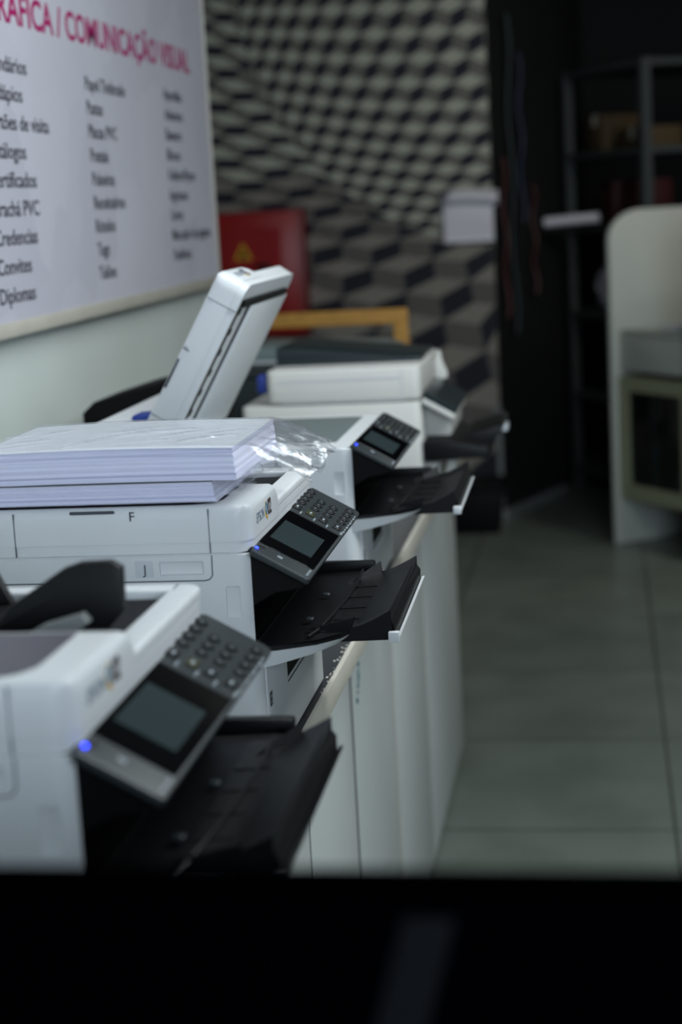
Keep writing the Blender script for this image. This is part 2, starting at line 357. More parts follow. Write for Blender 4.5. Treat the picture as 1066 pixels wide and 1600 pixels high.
# ================================================================== PRINTERS
BW = .46   # width along the row
def side_letters(parent, s, x, z, hgt):
    bm = bmesh.new(); t = text_bm(s, None, hgt, .0)
    merge(bm, t, 0, frame((x, -.0004, z), (1, 0, 0), (0, 0, 1)))
    return obj('letter_mark', bm, M['letter'], parent, smooth=False)
def label_plate(parent, x0, x1, z0, z1):
    bm = bmesh.new(); box(bm, x0, x1, -.0003, .002, z0, z1, .0002, 1); obj('letter_plate', bm, M['latch'], parent)
def printer(label, loc, lid_angle=0, tray_pull=0.0, guides=True, trim=True):
    P = thing('office_printer', label, 'printer', loc, 0, 'white multifunction printers on the counter')
    # ---- body: rounded plan, with an output bay cut into its front
    bm = bmesh.new()
    prism(bm, rrect(-.48, .008, 0, BW, (.026, .02, .02, .026), 8), .0006, .285, 'Z', .001, 1)
    body = obj('body', bm, M['white'], P)
    c = bmesh.new(); box(c, -.30, .2, .009, BW-.009, .158, .4)          # bay
    c2 = bmesh.new(); box(c2, -.30, .2, .03, BW-.03, .29-.02, .5)
    c3 = bmesh.new(); box(c3, -.112, -.056, -.03, .0045, .2605, .2775, .002, 2)   # side latch recess
    c4 = bmesh.new(); box(c4, -.030, -.012, -.03, .0025, .205, .245, .002, 2)       # finger notch on the corner
    cut(body, [c, c3, c4])
    # seams on the near side
    bm = bmesh.new()
    tube(bm, [(-.40, 0, .2529), (-.055, 0, .2529), (-.049, 0, .2545), (-.0455, 0, .259), (-.045, 0, .2845)], .0008, 6)
    obj('side_seam', bm, M['seam'], P, smooth=False); bm = bmesh.new()
    tube(bm, [(-.04, 0, .03), (-.01, .0005, .0305), (0, .02, .0315)], .0005, 5)
    obj('side_seam', bm, M['seam'], P, smooth=False)
    label_plate(P, -.143, -.120, .2585, .279); side_letters(P, 'J', -.1335, .2625, .0115)
    # black liner of the bay
    bm = bmesh.new()
    prism(bm, [(-.295, .165), (.007, .162), (.007, .1585), (-.297, .1585), (-.297, .2845), (-.295, .2845)], .0095, BW-.0095)
    box(bm, -.297, -.001, .0095, .011, .1585, .2845); box(bm, -.297, -.001, BW-.011, BW-.0095, .1585, .2845)
    box(bm, -.297, -.02, .009, BW-.009, .272, .284)
    obj('output_bay', bm, M['bay'], P, smooth=False)
    # ---- white skirt that carries the output tray
    def plan(x0, x1, y0, y1):
        return [(x0, y0), (x0+.03, y0+.004), (x1-.045, y0+.022), (x1-.018, y0+.048), (x1-.004, y0+.085), (x1, y0+.13), (x1, y1-.10), (x1-.012, y1-.05), (x1-.05, y1-.012), (x0, y1)]
    bm = bmesh.new(); pl = plan(-.002, .120, .001, BW-.001)
    t = bmesh.new(); A = [t.verts.new((x*.93 if x > 0 else x, .0+y*.98+.004, .137+.020*max(0, x)/.108)) for x, y in pl]; B = [t.verts.new((x, y, .160+.004*max(0, x)/.108)) for x, y in pl]
    t.faces.new(A[::-1]); t.faces.new(B)
    for i in range(len(pl)): t.faces.new((A[i], A[(i+1) % len(pl)], B[(i+1) % len(pl)], B[i]))
    bmesh.ops.recalc_face_normals(t, faces=t.faces); merge(bm, t)
    obj('front_skirt', bm, M['white'], P)
    # black inner output tray lying in the skirt, with raised rim
    tr = bmesh.new(); pi_ = plan(-.002, .1205, .0015, BW-.0015)
    t = bmesh.new(); A = [t.verts.new((x, y, .1605+.004*max(0, x)/.108)) for x, y in pi_]; B = [t.verts.new((x, y, .166+.005*max(0, x)/.108)) for x, y in pi_]
    Cc = [t.verts.new((min(x, .108) if x > 0 else x-.002, max(.016, min(BW-.016, y)), .1635+.004*max(0, x)/.108)) for x, y in pi_]
    t.faces.new(A[::-1]); n = len(pi_)
    for i in range(n):
        j = (i+1) % n; t.faces.new((A[i], A[j], B[j], B[i])); t.faces.new((B[i], B[j], Cc[j], Cc[i]))
    t.faces.new(Cc)
    bmesh.ops.recalc_face_normals(t, faces=t.faces); merge(tr, t)
    box(tr, .0, .095, BW-.022, BW-.006, .163, .180, .003, 2)             # far rim
    # curved ridge across the tray
    pts = [(.062, .04, .169), (.070, .07, .171), (.078, .14, .174), (.085, .22, .176), (.088, .30, .178), (.086, .38, .180)]
    tube(tr, pts, .0022, 6)
    tray = obj('output_tray', tr, M['black'], P)
    for yy in (.12, .26):
        bm = bmesh.new(); box(bm, .045, .055, yy, yy+.012, .170, .173, .001, 1); obj('tray_tab', bm, M['panel'], tray)
    # corner fins of the tray
    bm = bmesh.new(); prism(bm, [(.055, .170), (.118, .186), (.113, .172), (.085, .168)], .072, .078, 'Y', .001, 1); obj('tray_fin', bm, M['black'], tray)
    bm = bmesh.new()
    t = bmesh.new(); v = [t.verts.new(p) for p in ((.070, .335, .171), (.112, .385, .192), (.114, .372, .168), (.072, .30, .166), (.112, .40, .168), (.072, .40, .168))]
    for f in ((0, 1, 2, 3), (0, 5, 4, 1), (1, 4, 2), (3, 2, 4, 5), (0, 3, 5)): t.faces.new([v[i] for i in f])
    bmesh.ops.recalc_face_normals(t, faces=t.faces); merge(bm, t)
    obj('tray_fin', bm, M['black'], tray, smooth=False)
    # ---- pulled-out tray extension, dished and rising to its end
    X0, X1 = .080+tray_pull, .164+tray_pull; Y0, Y1 = .070, .385
    ex = bmesh.new()
    def surf(u, v):
        x = X0+(X1-X0)*u; y = Y0+(Y1-Y0)*v
        z = .169+.004*v + .002*u + .016*max(0, (u-.45)/.55)**1.3 + .008*max(0, (abs(v-.5)-.36)/.14)**2*u
        return (x, y, z)
    def tex(u, v):
        x, y, z = surf(u, v); return (x, y, z)
    t = bmesh.new(); nu, nv = 14, 16
    T = [[t.verts.new(surf(i/nu, j/nv)) for j in range(nv+1)] for i in range(nu+1)]
    def low(i, j):
        x, y, z = surf(i/nu, j/nv); return (x, y, .154+.004*j/nv+.002*i/nu)
    Bv = [[t.verts.new(low(i, j)) for j in range(nv+1)] for i in range(nu+1)]
    for i in range(nu):
        for j in range(nv):
            t.faces.new((T[i][j], T[i+1][j], T[i+1][j+1], T[i][j+1])); t.faces.new((Bv[i][j+1], Bv[i+1][j+1], Bv[i+1][j], Bv[i][j]))
    for i in range(nu):
        t.faces.new((Bv[i][0], Bv[i+1][0], T[i+1][0], T[i][0])); t.faces.new((T[i][nv], T[i+1][nv], Bv[i+1][nv], Bv[i][nv]))
    for j in range(nv):
        t.faces.new((Bv[nu][j], Bv[nu][j+1], T[nu][j+1], T[nu][j])); t.faces.new((T[0][j], T[0][j+1], Bv[0][j+1], Bv[0][j]))
    bmesh.ops.recalc_face_normals(t, faces=t.faces); merge(ex, t)
    ext = obj('tray_extension', ex, M['black'], P)
    for k in range(4):
        v = .16+.19*k; bm = bmesh.new(); a = surf(.02, v); c = surf(.43, v+.01)
        tube(bm, [a, c], .0011, 6); obj('tray_rib', bm, M['gloss'], ext)
    bm = bmesh.new(); t = bmesh.new()
    q = [(X1+.005, Y0-.004, .1545), (X1+.009, Y0-.004, .1555), (X1+.009, Y1+.004, .164), (X1+.005, Y1+.004, .163)]
    A = [t.verts.new(p) for p in q]; B = [t.verts.new((p[0]+.001, p[1], p[2]+.004)) for p in q]
    t.faces.new(A[::-1]); t.faces.new(B)
    for i in range(4): t.faces.new((A[i], A[(i+1) % 4], B[(i+1) % 4], B[i]))
    bmesh.ops.recalc_face_normals(t, faces=t.faces); merge(bm, t)
    box(bm, X1-.004, X1+.010, Y0-.007, Y0+.002, .1535, .1675, .0015, 2)
    obj('tray_end_trim', bm, M['white'] if trim else M['black'], ext)
    bm = bmesh.new(); t = bmesh.new()      # black end wall of the extension
    q = [(X1-.004, Y0+.004, .158), (X1+.0045, Y0, .156), (X1+.0045, Y1, .163), (X1-.004, Y1, .165)]
    A = [t.verts.new(p) for p in q]; zt = [.190, .170, .179, .191]
    B = [t.verts.new((p[0], p[1], z)) for p, z in zip(q, zt)]
    t.faces.new(A[::-1]); t.faces.new(B)
    for i in range(4): t.faces.new((A[i], A[(i+1) % 4], B[(i+1) % 4], B[i]))
    bmesh.ops.recalc_face_normals(t, faces=t.faces); merge(bm, t); obj('paper_stop', bm, M['black'], ext, smooth=False)
    # ---- paper cassette front
    bm = bmesh.new(); box(bm, .007, .0095, .024, BW-.024, .003, .135, .001, 2); cas = obj('paper_cassette', bm, M['white'], P)
    c = bmesh.new(); box(c, -.02, .024, .16, .30, .083, .112, .001, 1); cut(cas, [c])
    bm = bmesh.new(); box(bm, .0081, .0085, .155, .305, .080, .115); obj('handle_recess', bm, M['bay'], cas, smooth=False)
    bm = bmesh.new(); box(bm, .0096, .0102, .16, .30, .077, .079); obj('handle_groove', bm, M['seam'], cas, smooth=False)
    bm = bmesh.new(); box(bm, .0096, .0100, .035, .050, .080, .098); sq = obj('size_label', bm, M['letter'], cas, smooth=False)
    bm = bmesh.new(); box(bm, .0101, .0104, .039, .046, .083, .087); box(bm, .0101, .0104, .039, .046, .090, .095); obj('label_mark', bm, M['mark'], cas, smooth=False)
    bm = bmesh.new(); prism(bm, [(.062, .0), (.072, .012), (.062, .014)], .0096, .0100, 'X'); obj('level_mark', bm, M['letter'], cas, smooth=False)
    # ---- black housing behind the control panel
    bm = bmesh.new(); prism(bm, [(-.004, .2846), (.002, .291), (.007, .288), (.072, .2465), (.064, .238), (.03, .232), (-.01, .21), (-.03, .21), (-.03, .2846)], .0095, BW-.0095, 'Y', .002, 1)
    obj('panel_housing', bm, M['bay'], P)
    # ---- tilted control panel.  u = along the row, v = down the slope
    A0 = Vector((.006, 0, .290)); uv_u = Vector((0, 1, 0)); dv = Vector((.070, 0, -.0395)); Lv = dv.length
    PW = .448; pm = frame(A0, uv_u, -dv)     # local x = u, local y = up the slope, z = outward normal
    if pm.col[2].xyz.dot(Vector((1, 0, 1))) < 0: pm = pm @ Matrix.Diagonal((1, 1, -1, 1))
    def pb(bm, u0, u1, v0, v1, h0, h1, bev=0, seg=1, mi=0):
        box(bm, u0*PW, u1*PW, -v1*Lv, -v0*Lv, h0, h1, bev, seg, mi, pm)
    bm = bmesh.new(); t = bmesh.new()
    prism(bm, rrect(-.006, PW, -Lv, .001, (.006, .004, .004, .012), 5), -.006, .002, 'Z', .0015, 2, mtx=pm)
    cp = obj('control_panel', bm, M['panel'], P)
    bm = bmesh.new(); pb(bm, .092, .567, -.01, .95, .0018, .0026, .0004); obj('panel_glass', bm, M['gloss'], cp)
    bm = bmesh.new(); pb(bm, .190, .440, .07, .80, .0026, .0030); obj('touch_screen', bm, M['screen'], cp, smooth=False)
    bm = bmesh.new(); pb(bm, .570, .578, 0, .95, .0019, .0028); obj('panel_groove', bm, M['key'], cp, smooth=False)
    bm = bmesh.new(); pb(bm, .020, .034, .012, .062, .0019, .0032, .0004); obj('power_led', bm, M['led'], cp)
    bm = bmesh.new(); pb(bm, .045, .066, .03, .14, .0019, .0028, .0004); obj('power_button', bm, M['key'], cp)
    bm = bmesh.new(); pb(bm, .040, .056, .37, .46, .0019, .0026, .0003); obj('sensor_mark', bm, M['mark'], cp)
    for g, v in enumerate((.055, .315, .56, .83)):
        us = (.742, .803, .866, .928) if g in (0, 3) else (.742, .803, .866)
        for u in us:
            bm = bmesh.new()
            c = [(u*PW+.0105*math.cos(a), -v*Lv+.0072*math.sin(a)) for a in [i*PI/8 for i in range(16)]]
            prism(bm, c, .0019, .0038, 'Z', .0006, 1, mtx=pm); k = obj('round_key', bm, M['key'], cp)
            if g != 0 or True:
                bm = bmesh.new(); pb(bm, u-.006, u+.006, v-.020, v+.020, .0038, .0040); obj('key_mark', bm, M['keyring'], k, smooth=False)
        bm = bmesh.new(); pb(bm, .632, .682, v-.075, v+.075, .0019, .0040, .0006); k = obj('square_key', bm, M['amber'] if g == 1 else M['key'], cp)
        bm = bmesh.new(); pb(bm, .646, .668, v-.02, v+.02, .0040, .0042); obj('key_mark', bm, M['mark'], k, smooth=False)
        bm = bmesh.new()
        for d in range(3): pb(bm, .600+.013*d, .609+.013*d, v+.10, v+.13, .0019, .0022)
        obj('key_caption', bm, M['mark'], cp, smooth=False)
    bm = bmesh.new()
    for d in range(9): pb(bm, .60+.036*d, .622+.036*d, .955, .975+.012*(d % 2), .0019, .0022)
    for d in range(6): pb(bm, .010+.012*d, .018+.012*d, .90, .935, .0019, .0022)
    obj('panel_caption', bm, M['mark'], cp, smooth=False)
    # ---- lid: scanner cover with the document feeder, hinged at the back
    hx, hz = (-.324 if lid_angle else -.345), .287
    lid = bpy.data.objects.new('scanner_lid', None); COL.objects.link(lid); lid.parent = P; lid.location = (hx, 0, hz)
    lid.rotation_euler = (0, -lid_angle, 0)
    lid_len = -hx+.004
    bm = bmesh.new()
    prof = [(0, 0.0), (lid_len-.030, 0.0), (lid_len+.002, .013), (lid_len+.002, .066), (lid_len-.008, .0705), (0, .0705)]
    # low slab, front rail, far rim
    prism(bm, rrect(0, lid_len+.0014, .0006, BW-.0006, (.026, .002, .002, .026), 8), .0135, .022, 'Z')
    prism(bm, [(x, y) for x, y in rrect(0, lid_len+.0006, .0012, BW-.0012, (.026, .002, .002, .026), 8)], .0, .0137, 'Z')
    # hump over the near end, with sloping far side
    n = 8; t = bmesh.new(); rings = []
    ol = rrect(0, lid_len+.002, 0, .193, (.004, .002, .006, .026), n)
    def ring(z, inset, yfar):
        out = []
        for x, y in ol:
            x2 = min(x, lid_len+.002-inset) if x > lid_len/2 else x
            y2 = max(y, inset) if y < .09 else min(y, yfar)
            out.append(t.verts.new((x2, y2, z)))
        return out
    for z, ins, yf in ((.0135, 0, .193), (.030, 0, .187), (.042, .0, .179), (.049, .001, .174), (.0545, .003, .170), (.0575, .007, .166), (.0585, .012, .161)): rings.append(ring(z, ins, yf))
    for a, b_ in zip(rings, rings[1:]):
        for i in range(len(a)): t.faces.new((a[i], a[(i+1) % len(a)], b_[(i+1) % len(a)], b_[i]))
    t.faces.new(rings[0][::-1]); t.faces.new(rings[-1]); bmesh.ops.recalc_face_normals(t, faces=t.faces); merge(bm, t)
    # front rail and far rim of the feeder well
    prism(bm, rrect(lid_len-.030, lid_len+.0016, .184, BW, (.022, 0, 0, 0), 6), .020, .034, 'Z', .004, 3)
    box(bm, 0, lid_len-.02, BW-.030, BW, .020, .034, .004, 3); box(bm, 0, .03, .15, BW, .020, .036, .003, 2)
    obj('lid_shell', bm, M['white'], lid)
    bm = bmesh.new(); box(bm, .028, lid_len-.029, .15, BW-.029, .0222, .0245); obj('feeder_well', bm, M['bay'], lid, smooth=False)
    # hump top: dark cover with pale pictograms
    if lid_angle == 0:
        bm = bmesh.new(); prism(bm, rrect(.02, lid_len-.040, .014, .158, (.003, .003, .003, .04), 8), .0575, .0590, 'Z', .0005, 1); hc = obj('feeder_cover', bm, M['cover'], lid)
        bm = bmesh.new()
        box(bm, .17, .245, .092, .112, .0590, .0593); prism(bm, [(.14, .05), (.21, .05), (.235, .072), (.16, .072)], .0590, .0593, 'Z')
        box(bm, .09, .13, .09, .115, .0590, .0593)
        obj('cover_pictograms', bm, M['mark'], hc, smooth=False)
    if lid_angle == 0 and guides:
        # feeder tray: black ramp, two upright paper guides
        bm = bmesh.new(); prism(bm, [(.0, .046), (.150, .030), (.235, .0250), (.235, .0240), (0, .0240)], .19, BW-.05, 'Y', .001, 1); ft = obj('feeder_tray', bm, M['black'], lid)
        bm = bmesh.new(); prism(bm, [(0.178, 0.03), (0.196, 0.05), (0.253, 0.086), (0.27, 0.0915), (0.3, 0.0925), (0.311, 0.086), (0.31, 0.045), (0.293, 0.026), (0.178, 0.026)], .300, .312, 'Y', .003, 2); obj('paper_guide', bm, M['black'], lid)
        bm = bmesh.new(); prism(bm, [(.03, .030), (.03, .066), (.13, .072), (.150, .062), (.165, .030)], .395, .408, 'Y', .003, 2); obj('paper_guide', bm, M['black'], lid)
        bm = bmesh.new(); prism(bm, [(.215, .027), (.25, .046), (.288, .056), (.294, .048), (.27, .027)], .235, .252, 'Y', .002, 2); obj('feed_lever', bm, M['grey'], lid)
    # side face: F mark, grip slot, seams
    bm = bmesh.new(); box(bm, lid_len-.0505, lid_len-.0495, -.0004, .002, .0, .055); obj('lid_seam', bm, M['seam'], lid, smooth=False); bm = bmesh.new(); box(bm, .050, .0512, -.0004, .002, .0, .055)
    obj('lid_seam', bm, M['seam'], lid, smooth=False)
    bm = bmesh.new(); t = text_bm('F', None, .0115, 0); merge(bm, t, 0, frame((lid_len-.149, -.0004, .0425), (1, 0, 0), (0, 0, 1))); obj('letter_mark', bm, M['letter'], lid, smooth=False)
    bm = bmesh.new(); box(bm, lid_len-.226, lid_len-.168, -.0005, .003, .0520, .0560, .0015, 1); obj('grip_slot', bm, M['seam'], lid)
    # brand lettering on the fascia (faces the aisle)
    for s, y0, y1, m_, hh in (('EPSON', .040, .088, 'logo_b', .0125), ('Q', .094, .110, 'logo_y', .020), ('02', .112, .136, 'logo_k', .020)):
        bm = bmesh.new(); t = text_bm(s, y1-y0, hh, .025 if s != 'EPSON' else 0)
        merge(bm, t, 0, frame((lid_len+.0021, y0, .028 if s == 'EPSON' else .026), (0, 1, 0), (0, 0, 1))); obj('brand_lettering', bm, M[m_], lid, smooth=False)
    bm = bmesh.new(); t = text_bm('Q', .012, .014, .01); merge(bm, t, 0, frame((lid_len+.0026, .095, .031), (0, 1, 0), (0, 0, 1))); obj('brand_lettering', bm, M['logo_c'], lid, smooth=False)
    # underside: white pad, black glass strips with roller
    if lid_angle:
        bm = bmesh.new(); box(bm, .01, lid_len-.041, .115, BW-.012, -.006, -.0002, .002, 2); obj('document_pad', bm, M['white'], lid)
        bm = bmesh.new(); box(bm, .0, lid_len-.028, .014, .030, -.0012, .0006); box(bm, .0, lid_len-.028, .092, .112, -.0012, .0006); box(bm, lid_len-.040, lid_len-.028, .014, BW-.04, -.0062, .0006)
        for k in range(7): box(bm, .03+.04*k, .042+.04*k, .030, .044, -.0013, .0006)
        obj('feeder_slot', bm, M['bay'], lid, smooth=False)
    # ---- platen under the lid
    bm = bmesh.new(); prism(bm, rrect(-.345, -.001, 0, BW, (.028, .003, .003, .028), 6), .2852, .2866, 'Z'); plt = obj('platen_frame', bm, M['white'], P)
    bm = bmesh.new(); box(bm, -.29, -.035, .075, BW-.025, .2866, .2870); obj('platen_glass', bm, M['glass'], plt, smooth=False)
    # ---- rear block behind the hinge, blue hinge cover
    bm = bmesh.new(); box(bm, -.452, -.395, .002, BW-.002, .284, .345, .006, 3); rb = obj('rear_feeder', bm, M['white'], P)
    bm = bmesh.new(); box(bm, -.395, -.335, .04, .10, .284, .352, .006, 2); obj('hinge_cover', bm, M['blue'], P); bm = bmesh.new(); box(bm, -.395, -.335, BW-.09, BW-.05, .284, .352, .006, 2); obj('hinge_cover', bm, M['blue'], P)
    return P
M['cover'] = mat('feeder_cover_plum', (52, 50, 58), .3)
PL = ['white printer nearest the camera with black document feeder and bright blue power light',
      'white printer with wrapped paper reams lying on top and its lid closed',
      'white printer third from the camera with its scanner lid standing open']
printer(PL[0], (-.424, 1.250, 1.0506), 0, -.020, trim=False); printer(PL[1], (-.44, 2.03, 1.0506), guides=False); printer(PL[2], (-.44, 2.915, 1.0506), math.radians(60), .008)

# ------------------------------------------------------------------ fourth, older printer
P4 = thing('office_printer', 'older cream printer with thick feeder lid, fourth and farthest white one in the row', 'printer', (-.44, 4.1, 1.05), 0, 'white multifunction printers on the counter')
bm = bmesh.new(); prism(bm, rrect(-.44, 0, 0, .5, (.03, .02, .02, .02), 6), .001, .226, 'Z', .004, 2); obj('body', bm, M['cream'], P4)
bm = bmesh.new(); prism(bm, rrect(-.375, .0, 0.0, .48, (.03, .02, .02, .02), 6), .230, .312, 'Z', .008, 3)
obj('scanner_lid', bm, M['cream'], P4)
bm = bmesh.new(); box(bm, -.345, -.045, -.001, .002, .283, .287); box(bm, -.34, -.04, -.001, .002, .230, .232); box(bm, -.046, -.044, -.001, .002, .232, .305); obj('side_groove', bm, M['latch'], P4, smooth=False)
bm = bmesh.new(); prism(bm, [(-.37, .305), (-.37, .355), (-.30, .352), (-.05, .325), (-.01, .322), (-.01, .312)], .12, .44, 'Y', .004, 2); obj('feeder_tray', bm, M['strip'], P4)
bm = bmesh.new(); box(bm, -.405, -.38, .03, .08, .255, .30, .008, 2); obj('hinge_cover', bm, M['blue'], P4)
bm = bmesh.new(); prism(bm, [(.002, .24), (.002, .29), (.012, .318), (.018, .316), (.022, .290), (.034, .262), (.034, .245)], .33, .36, 'Y', .004, 2); arm = obj('panel_arm', bm, M['cream'], P4)
bm = bmesh.new(); prism(bm, [(.0, .222), (.004, .234), (.080, .190), (.077, .178)], .0, .36, 'Y', .003, 2); obj('panel_frame', bm, M['cream'], P4)
bm = bmesh.new(); prism(bm, [(.004, .2345), (.008, .2500), (.083, .205), (.0795, .1905)], .005, .355, 'Y', .002, 1); obj('control_panel', bm, M['strip'], P4)
bm = bmesh.new(); box(bm, -.01, .062, .08, .40, .13, .205, .006, 2); obj('front_door', bm, M['cream'], P4)
bm = bmesh.new(); prism(bm, [(0, .080), (.0, .128), (.06, .128), (.155, .110), (.155, .085)], .0, .34, 'Y', .003, 2); obj('output_tray', bm, M['black'], P4)
bm = bmesh.new(); prism(bm, [(.08, .112), (.10, .130), (.180, .150), (.186, .140), (.16, .105)], .1, .36, 'Y', .003, 2); obj('tray_extension', bm, M['black'], P4)
bm = bmesh.new(); box(bm, .176, .192, .2, .27, .120, .136, .003, 2); obj('tray_stop', bm, M['latch'], P4)
bm = bmesh.new(); box(bm, .0, .03, .05, .45, .01, .07, .004, 2); obj('paper_cassette', bm, M['cream'], P4)
bm = bmesh.new(); prism(bm, [(.032, .012), (.058, .014), (.072, .066), (.050, .072)], .10, .16, 'Y', .006, 3); obj('cassette_tab', bm, M['cream'], P4)

# ------------------------------------------------------------------ dark scanner behind it
P5 = thing('flatbed_scanner', 'dark flat scanner with grey glass lid behind the fourth printer', 'scanner', (-.78, 5.0, 1.05))
bm = bmesh.new(); box(bm, -.28, .24, -.18, .33, .001, .225, .01, 2); obj('body', bm, M['strip'], P5)
bm = bmesh.new(); prism(bm, [(-.28, .226), (-.28, .250), (.22, .236), (.22, .226)], -.17, .33, 'Y', .004, 2); obj('platen', bm, M['panel'], P5)
bm = bmesh.new(); prism(bm, [(-.26, .262), (-.26, .300), (.12, .288), (.2, .252), (.2, .240)], -.02, .33, 'Y', .004, 2); l5 = obj('lid', bm, mat('scanner_grey_lid', (120, 134, 136), .3), P5)
bm = bmesh.new(); prism(bm, [(-.262, .252), (-.262, .261), (.0, .256), (.10, .248)], -.03, .30, 'Y', .001, 1); obj('lid_edge', bm, M['latch'], P5)
bm = bmesh.new(); box(bm, -.02, .02, .02, .05, .293, .300, .003, 1); obj('logo_badge', bm, M['mark'], l5)

# ------------------------------------------------------------------ black things behind printer 3's hinge
bm = bmesh.new()
prism(bm, [(-.155, .0), (-.155, .300), (-.13, .322), (-.05, .345), (.07, .372), (.10, .36), (.10, .0)], -.11, .11, 'Y', .01, 3)
o = obj('shredder_box', bm, M['bay'], loc=(-.925, 3.56, 1.051)); o.name = 'black_case'
tag(o, 'black plastic case with rounded shoulder between open lid and left wall', 'case')

# ================================================================== WRAPPED PAPER REAMS
pm_ = bpy.data.materials.new('ream_paper'); pm_.use_nodes = True; nt = pm_.node_tree; b = nt.nodes['Principled BSDF']; L = nt.links.new
tc = nt.nodes.new('ShaderNodeTexCoord'); mp = nt.nodes.new('ShaderNodeMapping'); mp.inputs['Scale'].default_value = (.6, .6, 190)
nn = nt.nodes.new('ShaderNodeTexNoise'); nn.inputs['Scale'].default_value = 1; nn.inputs['Detail'].default_value = 3
rp = nt.nodes.new('ShaderNodeValToRGB'); rp.color_ramp.elements[0].position = .3; rp.color_ramp.elements[0].color = lin((176, 178, 208))+(1,); rp.color_ramp.elements[1].position = .55; rp.color_ramp.elements[1].color = lin((222, 221, 240))+(1,)
L(tc.outputs['Object'], mp.inputs['Vector']); L(mp.outputs['Vector'], nn.inputs['Vector']); L(nn.outputs['Fac'], rp.inputs['Fac']); L(rp.outputs['Color'], b.inputs['Base Color']); b.inputs['Roughness'].default_value = .7
M['ream'] = pm_; M['ream_top'] = mat('ream_top_sheet', (202, 206, 212), .7)
pw = bpy.data.materials.new('clear_plastic_wrap'); pw.use_nodes = True; nt = pw.node_tree; L = nt.links.new
nt.nodes.remove(nt.nodes['Principled BSDF']); out = nt.nodes['Material Output']
tr = nt.nodes.new('ShaderNodeBsdfTransparent'); tr.inputs[0].default_value = (.985, .985, .99, 1)
gl = nt.nodes.new('ShaderNodeBsdfGlossy'); gl.inputs['Roughness'].default_value = .06; gl.inputs['Color'].default_value = (.95, .97, 1, 1)
df = nt.nodes.new('ShaderNodeBsdfDiffuse'); df.inputs['Color'].default_value = (.85, .87, .9, 1)
fr = nt.nodes.new('ShaderNodeLayerWeight'); fr.inputs['Blend'].default_value = .13
m1 = nt.nodes.new('ShaderNodeMixShader'); m2 = nt.nodes.new('ShaderNodeMixShader'); m1.inputs[0].default_value = .06
tc = nt.nodes.new('ShaderNodeTexCoord'); mp = nt.nodes.new('ShaderNodeMapping'); mp.inputs['Rotation'].default_value = (0, 0, .5); mp.inputs['Scale'].default_value = (22, 70, 40)
nz = nt.nodes.new('ShaderNodeTexNoise'); nz.inputs['Scale'].default_value = 1; nz.inputs['Detail'].default_value = 5; nz.inputs['Distortion'].default_value = 1.2
bp = nt.nodes.new('ShaderNodeBump'); bp.inputs['Strength'].default_value = .6; bp.inputs['Distance'].default_value = .004
L(tc.outputs['Object'], mp.inputs['Vector']); L(mp.outputs['Vector'], nz.inputs['Vector']); L(nz.outputs['Fac'], bp.inputs['Height'])
L(bp.outputs['Normal'], gl.inputs['Normal']); L(bp.outputs['Normal'], fr.inputs['Normal'])
L(tr.outputs[0], m1.inputs[1]); L(df.outputs[0], m1.inputs[2]); L(fr.outputs['Facing'], m2.inputs[0]); L(m1.outputs[0], m2.inputs[1]); L(gl.outputs[0], m2.inputs[2]); L(m2.outputs[0], out.inputs['Surface'])
M['wrap'] = pw
from mathutils import noise as mnoise
def nz3(p, s, seed=0): return mnoise.noise(Vector((p[0]*s+seed, p[1]*s-seed, p[2]*s+2*seed)))
